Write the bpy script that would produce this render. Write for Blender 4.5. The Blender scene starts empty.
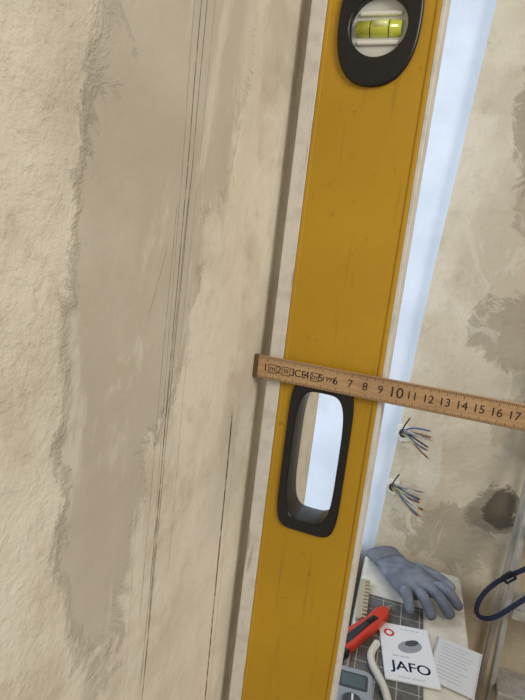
import bpy, bmesh, math, random
from mathutils import Matrix, Vector
random.seed(4)
scn=bpy.context.scene
try: scn.view_settings.view_transform='Standard'
except Exception: pass
col=bpy.context.collection

# ---------------------------------------------------------------- helpers
def S(r,g,b):
    f=lambda c:((c/255)/12.92 if c/255<=.04045 else ((c/255+.055)/1.055)**2.4)
    return (f(r),f(g),f(b),1)
class NT:
    def __init__(s,name):
        s.m=bpy.data.materials.new(name); s.m.use_nodes=True
        s.t=s.m.node_tree; s.n=s.t.nodes; s.l=s.t.links
        s.b=s.n['Principled BSDF']
        tc=s.n.new('ShaderNodeTexCoord'); s.co=tc.outputs['Object']
        sp=s.n.new('ShaderNodeSeparateXYZ'); s.l.new(s.co,sp.inputs[0])
        s.x,s.y,s.z=sp.outputs
    def inp(s,sock,v):
        if isinstance(v,bpy.types.NodeSocket): s.l.new(v,sock)
        else: sock.default_value=v
    def math(s,op,a,b=0.0,c=None):
        n=s.n.new('ShaderNodeMath'); n.operation=op
        s.inp(n.inputs[0],a); s.inp(n.inputs[1],b)
        if c is not None: s.inp(n.inputs[2],c)
        return n.outputs[0]
    def noise(s,scale,detail=4,rough=.55,dist=0,co=None):
        n=s.n.new('ShaderNodeTexNoise'); s.l.new(co or s.co,n.inputs['Vector'])
        n.inputs['Scale'].default_value=scale; n.inputs['Detail'].default_value=detail
        n.inputs['Roughness'].default_value=rough; n.inputs['Distortion'].default_value=dist
        return n.outputs['Fac']
    def scaled(s,v):
        n=s.n.new('ShaderNodeMapping'); s.l.new(s.co,n.inputs['Vector']); n.inputs['Scale'].default_value=v
        return n.outputs['Vector']
    def ramp(s,f,lo,hi,a=0.0,b=1.0,smooth=True):
        n=s.n.new('ShaderNodeMapRange'); n.interpolation_type='SMOOTHSTEP' if smooth else 'LINEAR'
        s.inp(n.inputs['Value'],f)
        n.inputs['From Min'].default_value=lo; n.inputs['From Max'].default_value=hi
        n.inputs['To Min'].default_value=a; n.inputs['To Max'].default_value=b
        return n.outputs['Result']
    def mix(s,f,a,b,mode='MIX'):
        n=s.n.new('ShaderNodeMix'); n.data_type='RGBA'; n.blend_type=mode
        s.inp(n.inputs[0],f); s.inp(n.inputs[6],a); s.inp(n.inputs[7],b)
        return n.outputs[2]
    def blob(s,h,v,ch,cv,rh,rv,edge,nz,namp,rot=0):
        dh=s.math('SUBTRACT',h,ch); dv=s.math('SUBTRACT',v,cv)
        if rot:
            c,sn=math.cos(rot),math.sin(rot)
            a=s.math('ADD',s.math('MULTIPLY',dh,c),s.math('MULTIPLY',dv,sn))
            b=s.math('SUBTRACT',s.math('MULTIPLY',dv,c),s.math('MULTIPLY',dh,sn))
            dh,dv=a,b
        dh=s.math('DIVIDE',dh,rh); dv=s.math('DIVIDE',dv,rv)
        d=s.math('SQRT',s.math('ADD',s.math('MULTIPLY',dh,dh),s.math('MULTIPLY',dv,dv)))
        d=s.math('ADD',d,s.math('MULTIPLY',s.math('SUBTRACT',nz,.5),namp))
        return s.ramp(d,1-edge,1+edge,1,0)
    def bump(s,h,strength,dist):
        n=s.n.new('ShaderNodeBump'); s.inp(n.inputs['Height'],h)
        n.inputs['Strength'].default_value=strength; n.inputs['Distance'].default_value=dist
        s.l.new(n.outputs[0],s.b.inputs['Normal'])
    def color(s,c): s.inp(s.b.inputs['Base Color'],c)
    def rough(s,r): s.inp(s.b.inputs['Roughness'],r)
def simple(name,c,rough=.5,metal=0,nscale=0,namp=.25,bump=0,bdist=.0005):
    k=NT(name)
    if nscale:
        f=k.noise(nscale,5,.6)
        d=tuple(q*(1-namp) for q in c[:3])+(1,); u=tuple(min(1,q*(1+namp)) for q in c[:3])+(1,)
        k.color(k.mix(k.ramp(f,.3,.7),d,u))
        if bump: k.bump(f,bump,bdist)
    else: k.color(c)
    k.rough(rough); k.b.inputs['Metallic'].default_value=metal
    return k.m
def link(me,name,mat):
    o=bpy.data.objects.new(name,me); col.objects.link(o)
    if mat is not None: me.materials.append(mat)
    return o
def box(name,lo,hi,mat,bevel=0,seg=2):
    bm=bmesh.new(); bmesh.ops.create_cube(bm,size=1)
    for v in bm.verts:
        v.co=Vector([lo[i]+(v.co[i]+.5)*(hi[i]-lo[i]) for i in range(3)])
    if bevel: bmesh.ops.bevel(bm,geom=bm.edges[:],offset=bevel,segments=seg,affect='EDGES',profile=.5)
    me=bpy.data.meshes.new(name); bm.to_mesh(me); bm.free()
    return link(me,name,mat)
def to_mesh(o,name,mat):
    dg=bpy.context.evaluated_depsgraph_get(); dg.update()
    me=bpy.data.meshes.new_from_object(o.evaluated_get(dg))
    me.transform(o.matrix_world); d=o.data
    bpy.data.objects.remove(o)
    me.materials.clear(); return link(me,name,mat)
def plate(name,loops,y0,y1,mat,bevel=0,M=None):
    cu=bpy.data.curves.new(name,'CURVE'); cu.dimensions='2D'; cu.fill_mode='BOTH'
    for lp in loops:
        sp=cu.splines.new('POLY'); sp.points.add(len(lp)-1); sp.use_cyclic_u=True
        for p,q in zip(sp.points,lp): p.co=(q[0],q[1],0,1)
    cu.extrude=abs(y1-y0)/2-bevel; cu.bevel_depth=bevel; cu.bevel_resolution=2; cu.offset=-bevel
    o=bpy.data.objects.new(name,cu); col.objects.link(o)
    o.matrix_world=M if M is not None else Matrix.Translation((0,(y0+y1)/2,0))@Matrix.Rotation(math.pi/2,4,'X')
    bpy.context.view_layer.update()
    return to_mesh(o,name,mat)
def tube(name,pts,r,mat,bez=True,flat=None,res=8):
    cu=bpy.data.curves.new(name,'CURVE'); cu.dimensions='3D'
    sp=cu.splines.new('NURBS' if bez else 'POLY'); sp.points.add(len(pts)-1)
    for p,q in zip(sp.points,pts): p.co=(*q,1)
    if bez: sp.use_endpoint_u=True; sp.order_u=3
    cu.resolution_u=res; cu.use_fill_caps=True
    if flat: cu.extrude=flat; cu.bevel_depth=r
    else: cu.bevel_depth=r; cu.bevel_resolution=3
    o=bpy.data.objects.new(name,cu); col.objects.link(o); bpy.context.view_layer.update()
    o=to_mesh(o,name,mat)
    for p in o.data.polygons: p.use_smooth=True
    return o
def cyl(name,c,r,h,axis,mat,seg=32,bevel=0,r2=None):
    bm=bmesh.new(); bmesh.ops.create_cone(bm,cap_ends=True,segments=seg,radius1=r,radius2=r2 if r2 is not None else r,depth=h)
    if axis=='X': bmesh.ops.rotate(bm,matrix=Matrix.Rotation(math.pi/2,3,'Y'),verts=bm.verts)
    if axis=='Y': bmesh.ops.rotate(bm,matrix=Matrix.Rotation(math.pi/2,3,'X'),verts=bm.verts)
    bmesh.ops.translate(bm,vec=c,verts=bm.verts)
    me=bpy.data.meshes.new(name); bm.to_mesh(me); bm.free()
    for p in me.polygons: p.use_smooth=len(p.vertices)==4
    return link(me,name,mat)
def text(name,s,size,mat,M,depth=0):
    cu=bpy.data.curves.new(name,'FONT'); cu.body=s; cu.size=size; cu.align_x='CENTER'; cu.align_y='CENTER'; cu.extrude=depth
    o=bpy.data.objects.new(name,cu); col.objects.link(o); o.matrix_world=M; bpy.context.view_layer.update()
    return to_mesh(o,name,mat)
def group(name,parts):
    e=bpy.data.objects.new(name,None); col.objects.link(e)
    for p in parts: p.parent=e
    return e
def join(name,parts):
    me=bpy.data.meshes.new(name); bm=bmesh.new(); mats=[]
    for p in parts:
        idx=[]
        for m in p.data.materials:
            if m not in mats: mats.append(m)
            idx.append(mats.index(m))
        n0=len(bm.faces); tmp=p.data.copy(); tmp.transform(p.matrix_world); bm.from_mesh(tmp); bm.faces.ensure_lookup_table()
        for f in bm.faces[n0:]: f.material_index=idx[f.material_index] if idx else 0
    bm.to_mesh(me); bm.free()
    for m in mats: me.materials.append(m)
    for p in parts: bpy.data.objects.remove(p)
    o=bpy.data.objects.new(name,me); col.objects.link(o); return o
def xform(o,M): o.data.transform(M); return o
def stadium(cx,cz,rx,rz,n=2.6,k=64):
    out=[]
    for i in range(k):
        a=2*math.pi*i/k; c,s=math.cos(a),math.sin(a)
        out.append((cx+rx*math.copysign(abs(c)**(2/n),c),cz+rz*math.copysign(abs(s)**(2/n),s)))
    return out
def rrect(cx,cz,hx,hz,r,k=8):
    out=[]
    for sx,sz,a0 in ((1,1,0),(-1,1,90),(-1,-1,180),(1,-1,270)):
        for i in range(k+1):
            a=math.radians(a0+90*i/k); out.append((cx+sx*(hx-r)+r*math.cos(a),cz+sz*(hz-r)+r*math.sin(a)))
    return out
def rect(x0,z0,x1,z1): return [(x0,z0),(x1,z0),(x1,z1),(x0,z1)]

# ---------------------------------------------------------------- camera
X=Vector((.9285,.3533,.1134)); Bk=Vector((.329,-.9253,.1887)).normalized()
X=(X-Bk*X.dot(Bk)).normalized(); U=Bk.cross(X)
M=Matrix((X,U,Bk)).transposed().to_4x4(); M.translation=Vector((.126,0,1.45))
cd=bpy.data.cameras.new('camera'); cam=bpy.data.objects.new('camera',cd); col.objects.link(cam)
cd.sensor_fit='VERTICAL'; cd.sensor_height=36; cd.lens=27.05; cd.clip_start=.01
cam.matrix_world=M; scn.camera=cam

# ---------------------------------------------------------------- wall materials
def plaster_left():
    k=NT('plaster_left'); y,z=k.y,k.z
    n1=k.noise(14,6,.6,.3); n2=k.noise(60,6,.65); n3=k.noise(260,5,.6); n4=k.noise(5,3,.5)
    cream=k.mix(k.ramp(n1,.35,.62),S(206,196,176),S(228,220,202))
    cream=k.mix(k.ramp(n2,.48,.72,0,.5),cream,S(188,175,150))
    grey=k.mix(k.ramp(n1,.35,.7),S(190,180,161),S(203,194,176))
    grey=k.mix(k.ramp(n4,.4,.7,0,.5),grey,S(207,198,181))
    nz=k.noise(28,8,.72,.6)
    a=k.blob(y,z,.222,1.56,.060,.115,.06,nz,1.1)
    b=k.blob(y,z,.178,1.40,.030,.150,.12,nz,1.3)
    c=k.blob(y,z,.205,1.45,.040,.09,.07,nz,1.1)
    g=k.math('MAXIMUM',k.math('MAXIMUM',a,b),c)
    base=k.mix(g,cream,grey)
    e=k.blob(y,z,.285,1.47,.016,.16,.3,nz,1.2)
    base=k.mix(k.math('MULTIPLY',e,.6),base,S(226,217,196))
    e2=k.blob(y,z,.30,1.20,.05,.10,.4,nz,1.6)
    base=k.mix(k.math('MULTIPLY',e2,.5),base,S(228,221,204))
    sk=k.noise(1,6,.65,.8,k.scaled((14,26,8)))
    base=k.mix(k.ramp(sk,.54,.64,0,.5),base,S(232,225,208))
    sm=k.noise(38,8,.75,.5)
    base=k.mix(k.ramp(sm,.64,.72,0,.35),base,S(150,140,120))
    wob=k.math('MULTIPLY',k.math('SUBTRACT',k.noise(7,2),.5),.004)
    gr=k.noise(120,3,.6)
    def line(y0,k0,w,z0,z1,op):
        nonlocal base
        d=k.math('ABSOLUTE',k.math('SUBTRACT',k.math('ADD',y,wob),k.math('MULTIPLY_ADD',k.math('SUBTRACT',z,1.4),k0,y0)))
        m=k.ramp(d,w*.4,w,1,0)
        m=k.math('MULTIPLY',m,k.math('MULTIPLY',k.ramp(z,z0,z0+.01),k.ramp(z,z1-.01,z1,1,0)))
        m=k.math('MULTIPLY',m,k.ramp(gr,.3,.55,op*.4,op))
        base=k.mix(m,base,S(78,74,67))
    line(.2225,.004,.00060,1.0,1.9,.8)
    line(.2255,.018,.00050,1.1,1.9,.75)
    line(.2190,-.012,.0004,1.25,1.60,.5)
    line(.2150,.02,.0004,1.25,1.47,.5)
    line(.2240,.03,.0005,1.2,1.48,.6)
    line(.2310,.03,.0004,1.38,1.9,.4)
    line(.2390,.0,.0004,1.26,1.40,.4)
    line(.2020,.0,.0003,1.2,1.33,.3)
    line(.3075,-.031,.0015,1.0,1.345,1.0)
    line(.3180,-.02,.0004,1.1,1.36,.5)
    # a slanting shallow scratch
    line(.1950,.35,.0004,1.41,1.45,.5)
    k.color(base); k.rough(.9)
    rgh=k.math('SUBTRACT',1.0,k.math('MULTIPLY',g,.75))
    near=k.ramp(y,.13,.26,1.0,.35)
    rgh=k.math('MULTIPLY',rgh,near)
    clump=k.ramp(k.noise(80,5,.6,.3),.42,.62)
    h=k.math('MULTIPLY',k.math('ADD',k.math('MULTIPLY',n3,.5),k.math('ADD',k.math('MULTIPLY',clump,.22),k.math('MULTIPLY',n2,1.0))),rgh)
    h=k.math('ADD',h,k.math('ADD',k.math('MULTIPLY',g,-.3),k.math('MULTIPLY',k.noise(9,4,.5,.3),2.2)))
    k.bump(h,.62,.0025)
    return k.m
def plaster_back():
    k=NT('plaster_back'); x,z=k.x,k.z
    n1=k.noise(5,6,.6,.4); n2=k.noise(22,6,.65); n3=k.noise(90,5,.6)
    base=k.mix(k.ramp(n1,.35,.65),S(198,183,156),S(216,203,178))
    base=k.mix(k.ramp(n2,.5,.75,0,.5),base,S(174,158,130))
    nz=k.noise(14,9,.75,.8)
    def bl(cx,cz,rx,rz,c,op,na=1.0,rot=0,ed=.12):
        nonlocal base
        m=k.blob(x,z,cx,cz,rx,rz,ed,nz,na,rot)
        base=k.mix(k.math('MULTIPLY',m,op),base,c)
    bl(.215,1.76,.05,.13,S(146,133,110),.65,2.4)
    bl(.25,1.60,.05,.10,S(156,141,116),.55,2.4)
    bl(.245,1.34,.075,.075,S(144,130,106),.6,2.8)
    bl(.30,1.15,.07,.07,S(154,139,114),.45,2.6)
    bl(.20,.88,.10,.07,S(156,142,118),.6,2.8)
    bl(.285,.955,.055,.055,S(124,112,90),.6,2.6)
    bl(.290,.965,.034,.040,S(84,74,56),.8,2.6)
    bl(.27,.86,.05,.05,S(196,182,156),.4,2)
    bl(.13,1.02,.025,.10,S(216,206,184),.7,2)
    wp=k.noise(1,7,.7,.8,k.scaled((12,12,7)))
    base=k.mix(k.ramp(wp,.55,.62,0,.4),base,S(222,211,188))
    k.color(base); k.rough(.92)
    k.bump(k.math('ADD',k.math('ADD',k.math('MULTIPLY',n3,.5),n2),wp),.6,.005)
    return k.m
PL=plaster_left(); PB=plaster_back()
JB=simple('reveal_daylit_plaster',S(218,225,234),.85,0,9,.06,.4,.003)  # white plaster with cool window daylight mixed into its colour, against the beige wall
FL=simple('dusty_screed',S(150,134,112),.95,0,8,.2,.5,.003)

# ---------------------------------------------------------------- room
W=[box('a',(-.36,-1.2,0),(0,.56,2.6),PL),
   box('b',(-.36,.56,0),(0,1.20,.77),PL),
   box('c',(-.36,.56,2.35),(0,1.20,2.6),PL)]
join('wall_left',W)
bk=box('a',(-.36,1.20,0),(2.2,1.4,2.6),JB)
pl=plate('b',[[(.007,0),(2.2,0),(2.2,2.6),(.126,2.6),(.097,1.96),(.068,1.45),(.058,1.2),(.046,.87)]],1.17,1.20,PB)
join('wall_back',[bk,pl])
box('floor',(-.36,-1.2,-.1),(2.2,1.4,0),FL)
SILL=simple('sill_stone',S(206,206,200),.6,0,30,.12,.3,.002)
box('trim_windowsill',(-.36,.562,.77),(.012,1.168,.79),SILL,.003)
WF=simple('window_frame_white',S(232,234,236),.35)
gl=NT('window_glass'); tr=gl.n.new('ShaderNodeBsdfTransparent'); go=gl.n.new('ShaderNodeBsdfGlossy'); go.inputs['Roughness'].default_value=.02
ms=gl.n.new('ShaderNodeMixShader'); ms.inputs[0].default_value=.06; gl.l.new(tr.outputs[0],ms.inputs[1]); gl.l.new(go.outputs[0],ms.inputs[2])
gl.l.new(ms.outputs[0],gl.n['Material Output'].inputs[0])
fr=[box('jamb_near',(-.35,.562,.79),(-.29,.61,2.35),WF,.003),box('jamb_far',(-.35,1.14,.79),(-.29,1.198,2.35),WF,.003),
    box('rail_bottom',(-.35,.61,.79),(-.29,1.14,.84),WF,.003),box('rail_top',(-.35,.61,2.30),(-.29,1.14,2.35),WF,.003),
    box('pane',(-.322,.61,.84),(-.318,1.14,2.30),gl.m)]
group('window_1',fr)
DEB=simple('plaster_crumb',S(188,168,138),.9,0,80,.25,.6,.002)
bm=bmesh.new()
for i in range(46):
    r=random.uniform(.0025,.009); x=random.uniform(-.12,.0); y=random.uniform(.95,1.15)
    g_=bmesh.ops.create_icosphere(bm,subdivisions=1,radius=r)
    for v in g_['verts']:
        v.co=Vector((v.co.x*random.uniform(.7,1.3),v.co.y*random.uniform(.7,1.3),v.co.z*.6))+Vector((x,y,.790+r*.45))
me=bpy.data.meshes.new('plaster_rubble'); bm.to_mesh(me); bm.free(); link(me,'plaster_rubble',DEB)

# ---------------------------------------------------------------- spirit level
k=NT('level_yellow_paint'); n=k.noise(90,6,.7); n2=k.noise(9,4,.6); st=k.noise(1,5,.6,0,k.scaled((300,300,14)))
c=k.mix(k.ramp(n2,.3,.7),S(186,144,22),S(198,154,30))
c=k.mix(k.ramp(st,.58,.72,0,.45),c,S(152,116,32))
c=k.mix(k.ramp(n,.60,.72,0,.6),c,S(112,88,38))
k.color(c); k.rough(.6); k.bump(n,.08,.0005); YEL=k.m
k=NT('level_bare_aluminium'); n=k.noise(70,7,.7); st=k.noise(1,5,.6,0,k.scaled((200,200,20)))
c=k.mix(k.ramp(n,.35,.55),S(210,206,196),S(226,222,214)); c=k.mix(k.ramp(st,.58,.68,0,.55),c,S(140,132,120))
k.color(c); k.rough(.55); k.b.inputs['Metallic'].default_value=.05; ALU=k.m
BLK=simple('black_plastic',S(22,22,24),.32,0,200,.3,.15,.0003)
Y0=.345
hole_c=(.0511,1.3095)
v_c=(.0535,1.591)
XL=.0197
body=plate('body_web',[rect(XL,.004,.0880,2.0),stadium(hole_c[0],hole_c[1],.0205,.0525,4.5),stadium(v_c[0],v_c[1],.0225,.0335,2.6)],Y0,Y0+.021,YEL,.0006)
fl_l=box('flange_left',(.0090,Y0-.0006,.004),(XL,Y0+.0225,2.0),ALU,.0008)
fl_r=box('flange_right',(.0880,Y0-.0006,.004),(.0908,Y0+.0225,2.0),ALU,.0006)
rib_l=box('rib_left',(XL,Y0-.0008,.004),(XL+.0027,Y0+.004,2.0),YEL,.0006)
rib_r=box('rib_right',(.0852,Y0-.0008,.004),(.0880,Y0+.004,2.0),YEL,.0006)
cap=box('end_cap',(.008,Y0-.002,0),(.092,Y0+.024,.012),BLK,.002)
cap2=box('end_cap_top',(.008,Y0-.002,1.992),(.092,Y0+.024,2.006),BLK,.002)
grip=plate('grip_frame',[stadium(hole_c[0],hole_c[1],.0228,.0565,6),stadium(hole_c[0],hole_c[1],.0170,.0480,4.2)],Y0-.0022,Y0+.0235,BLK,.0012)
ring=plate('vial_housing',[stadium(v_c[0],v_c[1],.0250,.0370,2.4),stadium(v_c[0],1.588,.0172,.0172,2)],Y0-.003,Y0+.0235,BLK,.0014)
ACR=simple('acrylic_pale',S(216,218,212),.25)
disc=cyl('vial_block',(v_c[0],Y0+.0075,1.588),.0172,.010,'Y',ACR,40)
WH=simple('acrylic_white',S(235,236,228),.2)
blk2=box('vial_carrier',(v_c[0]-.0130,Y0+.0005,1.5785),(v_c[0]+.0130,Y0+.0030,1.5812),WH,.001)
blk3=box('vial_carrier_upper',(v_c[0]-.0130,Y0+.0005,1.5948),(v_c[0]+.0130,Y0+.0030,1.5975),WH,.001)
VG=simple('vial_fluid',S(210,216,80),.15)
VG.node_tree.nodes['Principled BSDF'].inputs['Coat Weight'].default_value=.8
vial=cyl('vial_tube',(v_c[0],Y0+.0035,1.588),.0050,.0270,'X',VG,24)
bub=cyl('vial_bubble',(v_c[0]+.001,Y0-.0002,1.5895),.0022,.0085,'X',simple('bubble',S(236,242,170),.1),16)
lines=[cyl('vial_line_%d'%i,(v_c[0]+dx,Y0+.0035,1.588),.00515,.0005,'X',BLK,24) for i,dx in enumerate((-.0052,.0062))]
R90=Matrix.Rotation(math.pi/2,4,'X')
group('spirit_level',[body,fl_l,fl_r,rib_l,rib_r,cap,cap2,grip,ring,disc,blk2,blk3,vial,bub]+lines)

# ---------------------------------------------------------------- folding ruler
k=NT('ruler_wood'); n=k.noise(1,6,.6,.2,k.scaled((18,300,420))); n2=k.noise(60,4)
c=k.mix(k.ramp(n,.3,.7),S(176,140,102),S(198,164,124)); c=k.mix(k.ramp(n2,.55,.75,0,.4),c,S(150,116,80))
k.color(c); k.rough(.5); k.bump(n,.1,.0003); WOOD=k.m
BRS=simple('ruler_end_cap',S(120,104,78),.35,.8)
INK=simple('ruler_ink',S(30,24,20),.6)
zr=1.3690; hr=.0080; yr1=Y0-.0030; yr0=yr1-.0030
seg1=box('blade_first',(.0005,yr0,zr-hr),(.215,yr1,zr+hr),WOOD,.0005)
seg2=box('blade_second',(.190,yr0-.0032,zr-hr),(.405,yr0-.0001,zr+hr),WOOD,.0005)
capr=box('end_cap',(.0003,yr0-.0003,zr-hr-.0002),(.0035,yr1+.0003,zr+hr+.0002),BRS,.0003)
rv=cyl('joint_rivet',(.2025,yr0-.0035,zr),.0045,.002,'Y',BRS,24)
bm=bmesh.new()
def tick(x,z0,z1,w):
    vs=[bm.verts.new(p) for p in ((x-w,yr0-.00006,z0),(x+w,yr0-.00006,z0),(x+w,yr0-.00006,z1),(x-w,yr0-.00006,z1))]
    bm.faces.new(vs)
for i in range(4,190):
    x=i*.001; L=.0034 if i%10==0 else (.0027 if i%5==0 else .0018)
    tick(x,zr-hr+.0002,zr-hr+L,.00015)
    tick(x,zr+hr-L,zr+hr-.0002,.00015)
me=bpy.data.meshes.new('ticks'); bm.to_mesh(me); bm.free(); ticks=link(me,'ticks',INK)
nums=[]
for i in range(1,19):
    sz=.0098 if i==10 else .0074
    nums.append(text('num',str(i),sz,INK,Matrix.Translation((i*.01-.0008,yr0-.00008,zr))@R90,.00003))
for x,s,sz in ((.0150,'m',.0055),(.0250,'III',.0048),(.0352,'CE',.0070),(.0455,'2m',.0050),(.0552,'1993',.0046)):
    nums.append(text('mark',s,sz,INK,Matrix.Translation((x-.0006,yr0-.00008,zr))@R90,.00003))
for x in (.0150,.0250,.0455):
    nums.append(plate('frame',[rect(x-.0036,zr-.003,x+.0024,zr+.003),rect(x-.0032,zr-.0026,x+.0020,zr+.0026)],yr0-.0001,yr0,INK))
nums=join('numerals',nums)
group('folding_ruler',[seg1,seg2,capr,rv,ticks,nums])

# ---------------------------------------------------------------- electric wires
WC=[S(110,74,42),S(70,86,126),S(166,160,84),S(40,40,42),S(170,170,164),S(120,112,100)]
WM=[simple('wire_%d'%i,c,.4) for i,c in enumerate(WC)]
COP=simple('copper',S(200,120,70),.3,.9)
def bundle(name,x,z,n,L,up):
    collar=plate('gypsum_collar',[[(x+.017*math.cos(a)*random.uniform(.75,1.25),z+.021*math.sin(a)*random.uniform(.75,1.25)) for a in [2*math.pi*i/18 for i in range(18)]]],1.166,1.171,simple('gypsum_patch',S(222,214,198),.9,0,60,.08,.5,.003),.0015)
    parts=[collar,cyl('conduit',(x,1.1655,z),.0095,.003,'Y',simple('conduit_dark',S(52,48,44),.8),20)]
    for i in range(n):
        m=WM[i%len(WM)]; a=(i-(n-1)/2)/max(1,n-1)
        p0=Vector((x+.004*math.cos(i*2),1.168,z+.004*math.sin(i*2)))
        p1=p0+Vector((.008,-.03,.012+a*.012)); p2=p1+Vector((L*.5,-.02,up+a*.030)); p3=p2+Vector((L*random.uniform(.35,.6),random.uniform(-.02,.01),-.004+a*.014))
        parts.append(tube('wire_%d'%i,[p0,p1,p2,p3],.0019,m))
        parts.append(tube('core_%d'%i,[p3,p3+(p3-p2)*.2],.0009,COP,False))
    p=Vector((x,1.168,z))
    parts.append(tube('wire_loop',[p,p+Vector((-.004,-.03,.01)),p+Vector((.004,-.035,.035)),p+Vector((.010,-.03,.045))],.0017,WM[3]))
    return group(name,parts)
bundle('electrical_wires',.064,1.085,8,.050,-.004)
bundle('electrical_wires.001',.062,.955,12,.056,-.010)
p=Vector((-.158,1.198,1.13))
tube('hanging_wire',[p,p+Vector((0,-.03,.005)),p+Vector((.01,-.035,-.02)),p+Vector((-.008,-.035,-.035)),p+Vector((-.012,-.03,-.012))],.0014,WM[3])

# ---------------------------------------------------------------- work table
TT=simple('table_laminate',S(214,207,192),.5,0,25,.12,.15,.001)
TE=simple('table_edge_grey',S(168,166,158),.45,0,40,.12)
TM=Matrix.Translation((.15,1.0,0))@Matrix.Rotation(math.radians(4),4,'Z')@Matrix.Translation((-.15,-1.0,0))
tx0,tx1,ty0,ty1=.040,.245,.58,1.140
parts=[box('top',(tx0,ty0,.772),(tx1,ty1,.8),TT,.006,3),box('rim',(tx0-.002,ty0-.002,.774),(tx1+.002,ty1+.002,.790),TE,.003)]
for i,(x,y) in enumerate(((tx0+.02,ty0+.02),(tx1-.02,ty0+.02),(tx0+.02,ty1-.02),(tx1-.02,ty1-.02))):
    parts.append(box('leg_%d'%i,(x-.014,y-.014,0),(x+.014,y+.014,.774),TE,.002))
for p in parts: xform(p,TM)
group('work_table',parts)
MAT=simple('mat_dark',S(96,94,90),.6,0,60,.25); GRID=simple('mat_grid_line',S(186,184,176),.6)
mp=[box('sheet',(.048,.60,.8001),(.165,.985,.8025),MAT,.0008)]
bm=bmesh.new()
def q(x0,y0,x1,y1,z=.80256):
    bm.faces.new([bm.verts.new(p) for p in ((x0,y0,z),(x1,y0,z),(x1,y1,z),(x0,y1,z))])
for i in range(4): q(.056+i*.034-.0006,.605,.056+i*.034+.0006,.981)
for j in range(11): q(.052,.62+j*.0355-.0006,.162,.62+j*.0355+.0006,.80258)
me=bpy.data.meshes.new('grid'); bm.to_mesh(me); bm.free(); mp.append(link(me,'grid',GRID))
for p in mp: xform(p,TM)
group('cutting_mat',mp)
ZT=.8028
# booklet
PAP=simple('paper_white',S(230,232,234),.6); BLU=simple('print_blue',S(38,70,130),.6); GRY=simple('print_grey',S(150,154,160),.6); PRED=simple('print_red',S(205,50,44),.6); PDK=simple('print_dark',S(70,74,80),.6)
BM=Matrix.Translation((.149,.846,ZT))@Matrix.Rotation(math.radians(13),4,'Z')@Matrix.Scale(1.04,4)
w,h=.042,.064
parts=[box('pages',(-w,-h,.0002),(w,h,.003),PAP,.0004)]
def T(s,size,mat,x,y,rot=0,d=0): parts.append(text('print_'+s.split()[0].lower(),s,size,mat,Matrix.Translation((x,y,.00312))@Matrix.Rotation(rot,4,'Z'),d))
T('JAFO',.028,BLU,.001,-.034,0,.0001); T('JAFO',.028,BLU,.0018,-.034,0,.0001); T('MANUAL  BOOKLET',.0045,GRY,0,-.056); T('instruction for use',.0042,PDK,.01,.054)
T('LINK SYSTEM',.0045,PDK,-.012,-.012)
bm2=cyl('print_badge',(-.026,.040,.0031),.009,.0002,'Z',PRED,28); bm3=cyl('print_badge_ring',(-.026,.040,.0032),.0050,.0002,'Z',PAP,28)
parts+= [bm2,bm3,
 xform(cyl('print_picture',(0,0,0),.022,.0002,'Z',GRY,28),Matrix.Translation((.006,.014,.00315))@Matrix.Rotation(.5,4,'Z')@Matrix.Diagonal((1,.6,1,1))),
 xform(cyl('print_picture_core',(0,0,0),.013,.0002,'Z',PDK,28),Matrix.Translation((.010,.023,.0033))@Matrix.Rotation(.5,4,'Z')@Matrix.Diagonal((1,.5,1,1)))]
for p in parts: xform(p,BM)
group('instruction_booklet',parts)
BM=Matrix.Translation((.228,.858,ZT))@Matrix.Rotation(math.radians(-8),4,'Z')
parts=[box('sheet_lower',(-.038,-.058,.0002),(.036,.056,.0012),simple('paper_grey',S(204,204,204),.7),.0003),
       box('sheet_upper',(-.036,-.058,.0014),(.033,.053,.0026),simple('paper_light',S(214,214,214),.7),.0003)]
for j in range(11):
    parts.append(box('print_line_%d'%j,(-.028,.040-j*.0085,.0027),(.024-random.random()*.015,.0410-j*.0085,.0028),GRY))
for p in parts: xform(p,BM)
group('paper_leaflet',parts)
# utility knife
ORG=simple('knife_red_plastic',S(200,52,30),.35); STL=simple('steel',S(170,172,175),.3,.9)
KM=Matrix.Translation((.072,.862,ZT+.001))@Matrix.Rotation(math.atan2(.134,.057),4,'Z')@Matrix.Scale(1.12,4)
Fl=Matrix.Translation((0,0,.007))
parts=[plate('handle',[[(-.075,-.010),(-.05,-.014),(-.02,-.0125),(.02,-.014),(.055,-.011),(.066,-.004),(.066,.006),(.050,.012),(.02,.010),(-.02,.014),(-.05,.015),(-.078,.008)]],0,.014,ORG,.002,Fl),
 plate('grip_inlay',[[(-.06,-.006),(.0,-.005),(.03,-.006),(.03,.003),(.0,.005),(-.06,.007)]],0,.0165,BLK,.001,Fl),
 plate('nose',[[(.060,-.006),(.078,-.003),(.078,.003),(.060,.007)]],0,.008,STL,.0008,Fl),
 plate('blade',[[(.076,-.0025),(.092,-.0025),(.084,.004),(.076,.004)]],0,.0012,STL,0,Fl),
 box('slider',(.008,-.003,.014),(.022,.003,.0175),BLK,.001),
 plate('tail_clip',[[(-.092,-.014),(-.066,-.016),(-.066,.014),(-.092,.012)]],0,.015,BLK,.002,Fl)]
for p in parts: xform(p,KM)
group('utility_knife',parts)
n=11; Lc=.125
loop=[(-.009,0),(-.009,Lc)]
for j in range(n):
    y1=Lc-j*Lc/n; y2=y1-Lc/n*.55; y3=y1-Lc/n
    loop+=[(.011,y1),(.011,y2),(.002,y2),(.002,y3)]
cm=plate('spacer_comb',[loop],0,.008,simple('comb_beige',S(176,164,138),.55),.0005,Matrix.Translation((.060,.885,ZT+.0042))@Matrix.Rotation(math.radians(6),4,'Z'))
DG=simple('device_grey',S(150,158,166),.45); DD=simple('device_display',S(74,92,96),.2); DK=simple('device_key',S(60,64,70),.5)
DM=Matrix.Translation((.082,.685,ZT))@Matrix.Rotation(math.radians(8),4,'Z')
Fz=Matrix.Translation((0,0,.0112))
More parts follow.
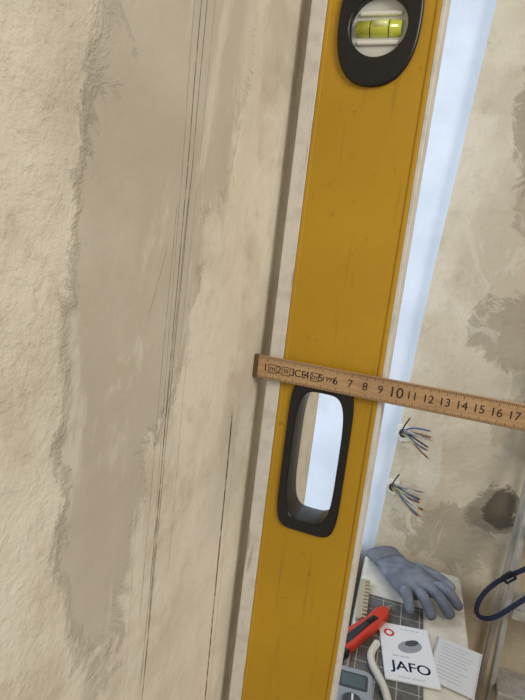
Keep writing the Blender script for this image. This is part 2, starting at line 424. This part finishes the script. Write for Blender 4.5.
parts=[plate('case',[rrect(0,0,.030,.062,.014)],0,.022,DG,.004,Fz),
 plate('display_bezel',[rrect(0,.034,.022,.016,.004)],0,.0228,DK,.0005,Fz),plate('display',[rrect(0,.034,.018,.012,.002)],0,.0236,DD,.0003,Fz),
 cyl('dial',(0,-.008,.0245),.014,.004,'Z',DK,32),box('dial_pointer',(-.0015,-.008,.0262),(.0015,.004,.0272),PAP)]
for i in range(3): parts.append(cyl('socket_%d'%i,(-.015+i*.015,-.044,.0225),.0045,.002,'Z',[PRED,DK,DK][i],20))
for p in parts: xform(p,DM)
group('digital_multimeter',parts)
hp=[(.098,.838,ZT+.0065),(.090,.812,ZT+.0065),(.097,.785,ZT+.0065),(.112,.765,ZT+.0065),(.128,.735,ZT+.0065),(.138,.70,ZT+.0065),(.160,.66,ZT+.0065),(.165,.61,ZT+.0065)]
hs=tube('h',hp,.0062,simple('cable_white',S(216,210,196),.45))
hs.name='white_cable'

# ---------------------------------------------------------------- glove
k=NT('glove_fabric'); n=k.noise(30,4,.5); wv=k.noise(600,2,.5)
c=k.mix(k.ramp(n,.35,.65),S(108,113,124),S(138,143,154)); c=k.mix(k.ramp(wv,.5,.7,0,.35),c,S(82,86,94))
# darker coated fingertips / palm edge (towards the fingers)
dk=k.ramp(k.math('ADD',k.math('SUBTRACT',k.x,k.y),k.math('MULTIPLY',n,.06)),-.80,-.74)
c=k.mix(k.math('MULTIPLY',dk,.55),c,S(78,82,94))
k.color(c); k.rough(.9); k.bump(k.math('ADD',wv,k.math('MULTIPLY',k.noise(55,4,.6),3.0)),.8,.0022); GLV=k.m
CUF=simple('glove_cuff',S(112,114,120),.9,0,400,.3,.6,.001)
def skin(name,chains,mat,sub=2):
    vs=[];es=[];rs=[]
    for ch,root in chains:
        prev=root
        for p,r in ch:
            vs.append(p); rs.append(r)
            i=len(vs)-1
            if prev is not None: es.append((prev,i))
            prev=i
    me=bpy.data.meshes.new(name); me.from_pydata(vs,es,[]); o=bpy.data.objects.new(name,me); col.objects.link(o)
    m=o.modifiers.new('s','SKIN'); m.use_smooth_shade=True
    for i,r in enumerate(rs):
        me.skin_vertices[0].data[i].radius=r if isinstance(r,tuple) else (r,r)
    me.skin_vertices[0].data[0].use_root=True
    m2=o.modifiers.new('u','SUBSURF'); m2.levels=sub; m2.render_levels=sub
    bpy.context.view_layer.update()
    o=to_mesh(o,name,mat)
    for p in o.data.polygons: p.use_smooth=True
    return o
GM=Matrix.Translation((.088,1.092,ZT-.0012))@Matrix.Rotation(math.radians(-50),4,'Z')@Matrix.Scale(1.06,4)
gp=[]
def loft(name,rings,mat,seg=24):
    bm=bmesh.new(); R=[]
    for (x,y,z,ry,rz,n) in rings:
        r=[]
        for i in range(seg):
            a=2*math.pi*i/seg; c,s=math.cos(a),math.sin(a)
            r.append(bm.verts.new((x,y+ry*math.copysign(abs(c)**(2/n),c),z+rz*math.copysign(abs(s)**(2/n),s))))
        R.append(r)
    for a,b in zip(R,R[1:]):
        for i in range(seg): bm.faces.new((a[i],a[(i+1)%seg],b[(i+1)%seg],b[i]))
    bm.faces.new(R[0][::-1]); bm.faces.new(R[-1])
    bmesh.ops.recalc_face_normals(bm,faces=bm.faces)
    me=bpy.data.meshes.new(name); bm.to_mesh(me); bm.free(); o=link(me,name,mat)
    for p in me.polygons: p.use_smooth=True
    return o
palm=loft('palm',[(-.005,0,.016,.034,.011,2.2),(.012,0,.017,.036,.012,2.2),(.035,0,.020,.043,.015,2.2),(.060,0,.022,.047,.017,2.2),(.082,0,.022,.047,.016,2.3),(.098,0,.019,.043,.013,2.5),(.108,0,.016,.036,.009,2.5)],GLV)
cuff=loft('cuff',[(-.040,0,.014,.037,.012,2.2),(-.036,0,.014,.039,.013,2.2),(-.015,0,.015,.036,.012,2.2),(-.002,0,.016,.0355,.0125,2.2)],CUF)
gp+=[palm,cuff]
fing=[(.033,.066,16,.0104),(.012,.078,5,.0108),(-.011,.074,-6,.0106),(-.033,.058,-19,.0098)]
for i,(y0,L,ang,r) in enumerate(fing):
    a=math.radians(ang); d=Vector((math.cos(a),math.sin(a),0)); b=Vector((.088,y0,.018))
    ch=[]
    for f,lf,rr in ((0,0,1.05),(.28,.010,1.08),(.55,.011,1.0),(.8,.002,1.0),(1.05,-.007,.85)):
        ch.append((tuple(b+d*L*f+Vector((0,0,lf))),r*rr))
    gp.append(skin('finger_%d'%(i+1),[(ch,None)],GLV))
ch=[((.030,.030,.020),.013),((.050,.050,.020),.0125),((.072,.066,.018),.0115),((.092,.074,.014),.0105),((.104,.077,.012),.0085)]
gp.append(skin('thumb',[(ch,None)],GLV))
for p in gp: xform(p,GM)
gl_=group('work_glove',gp)

# ---------------------------------------------------------------- step ladder
AL=simple('ladder_aluminium',S(178,173,163),.4,.3,40,.12)
TRD=simple('ladder_tread_grey',S(172,168,160),.55,.1,60,.15)
parts=[]
LX0,LX1=.300,.67; LH=1.30
def bar(name,a,b,w,d,mat):
    a,b=Vector(a),Vector(b); L=(b-a).length
    o=box(name,(-w/2,-d/2,0),(w/2,d/2,L),mat,.002)
    zq=(b-a).normalized(); xq=Vector((1,0,0)); xq=(xq-zq*xq.dot(zq)).normalized(); yq=zq.cross(xq)
    Mx=Matrix((xq,yq,zq)).transposed().to_4x4(); Mx.translation=a
    return xform(o,Mx)
def ly(z): return .85+.22*z
TAP=.022
for i,x in enumerate((LX0,LX1)):
    xt=x+(TAP if i==0 else -TAP)
    parts.append(bar('front_rail_%d'%i,(x,ly(0),0),(xt,ly(LH-.02),LH-.02),.010,.026,AL))
    parts.append(bar('rear_rail_%d'%i,(x+(.012 if i==0 else -.012),1.15,0),(xt,1.145,LH-.02),.010,.014,AL))
for j in range(8):
    z=.10+.15*j; s=TAP*z/LH
    parts.append(box('tread_%d'%j,(LX0+.005+s,ly(z)-.040,z-.020),(LX1-.005-s,ly(z)+.035,z),TRD,.003))
    for q_ in range(5):
        parts.append(box('tread_rib_%d_%d'%(j,q_),(LX0+.008+s,ly(z)-.036+q_*.014,z),(LX1-.008-s,ly(z)-.032+q_*.014,z+.0018),TRD))
parts.append(box('top_cap',(LX0+TAP-.012,1.08,LH-.025),(LX1-TAP+.012,1.165,LH),TRD,.004))
for i,x in enumerate((LX0,LX1)):
    parts.append(box('foot_%d'%i,(x-.014,ly(0)-.028,0),(x+.014,ly(0)+.028,.03),BLK,.003))
    parts.append(box('rear_foot_%d'%i,(x-.02,1.134,0),(x+.02,1.164,.03),BLK,.003))
group('step_ladder',parts)
NAVY=simple('strap_navy',S(30,36,60),.8,0,300,.3,.4,.0006)
st=tube('webbing',[(.345,1.00,.955),(.31,1.01,.915),(.285,1.03,.875),(.266,1.035,.835),(.262,1.035,.80),(.275,1.03,.792),(.295,1.01,.815),(.318,.995,.86),(.345,.99,.90)],.0006,NAVY,flat=.004)
bkl=plate('buckle',[rrect(0,0,.012,.009,.003),rrect(0,0,.008,.0055,.002)],0,.005,BLK,.001,Matrix.Translation((.302,1.008,.905))@Matrix.Rotation(math.radians(-50),4,'Y')@Matrix.Rotation(math.pi/2,4,'X'))
group('nylon_strap',[st,bkl])

# ---------------------------------------------------------------- light
w=bpy.data.worlds.new('world'); scn.world=w; w.use_nodes=True
bg=w.node_tree.nodes['Background']; bg.inputs[0].default_value=S(230,226,220); bg.inputs[1].default_value=.43
def area(name,loc,tgt,size,sy,power,c):
    ld=bpy.data.lights.new(name,'AREA'); ld.shape='RECTANGLE'; ld.size=size; ld.size_y=sy; ld.energy=power; ld.color=c
    o=bpy.data.objects.new(name,ld); col.objects.link(o); o.location=loc
    o.rotation_euler=(Vector(tgt)-Vector(loc)).to_track_quat('-Z','Y').to_euler(); return o
area('daylight_outside',(-.75,.45,1.7),(0,1.2,1.3),.7,1.4,19,(.64,.79,1.0))
area('room_light',(1.5,-.7,2.3),(0,.3,1.35),.8,.8,22,(1.0,.94,.84))
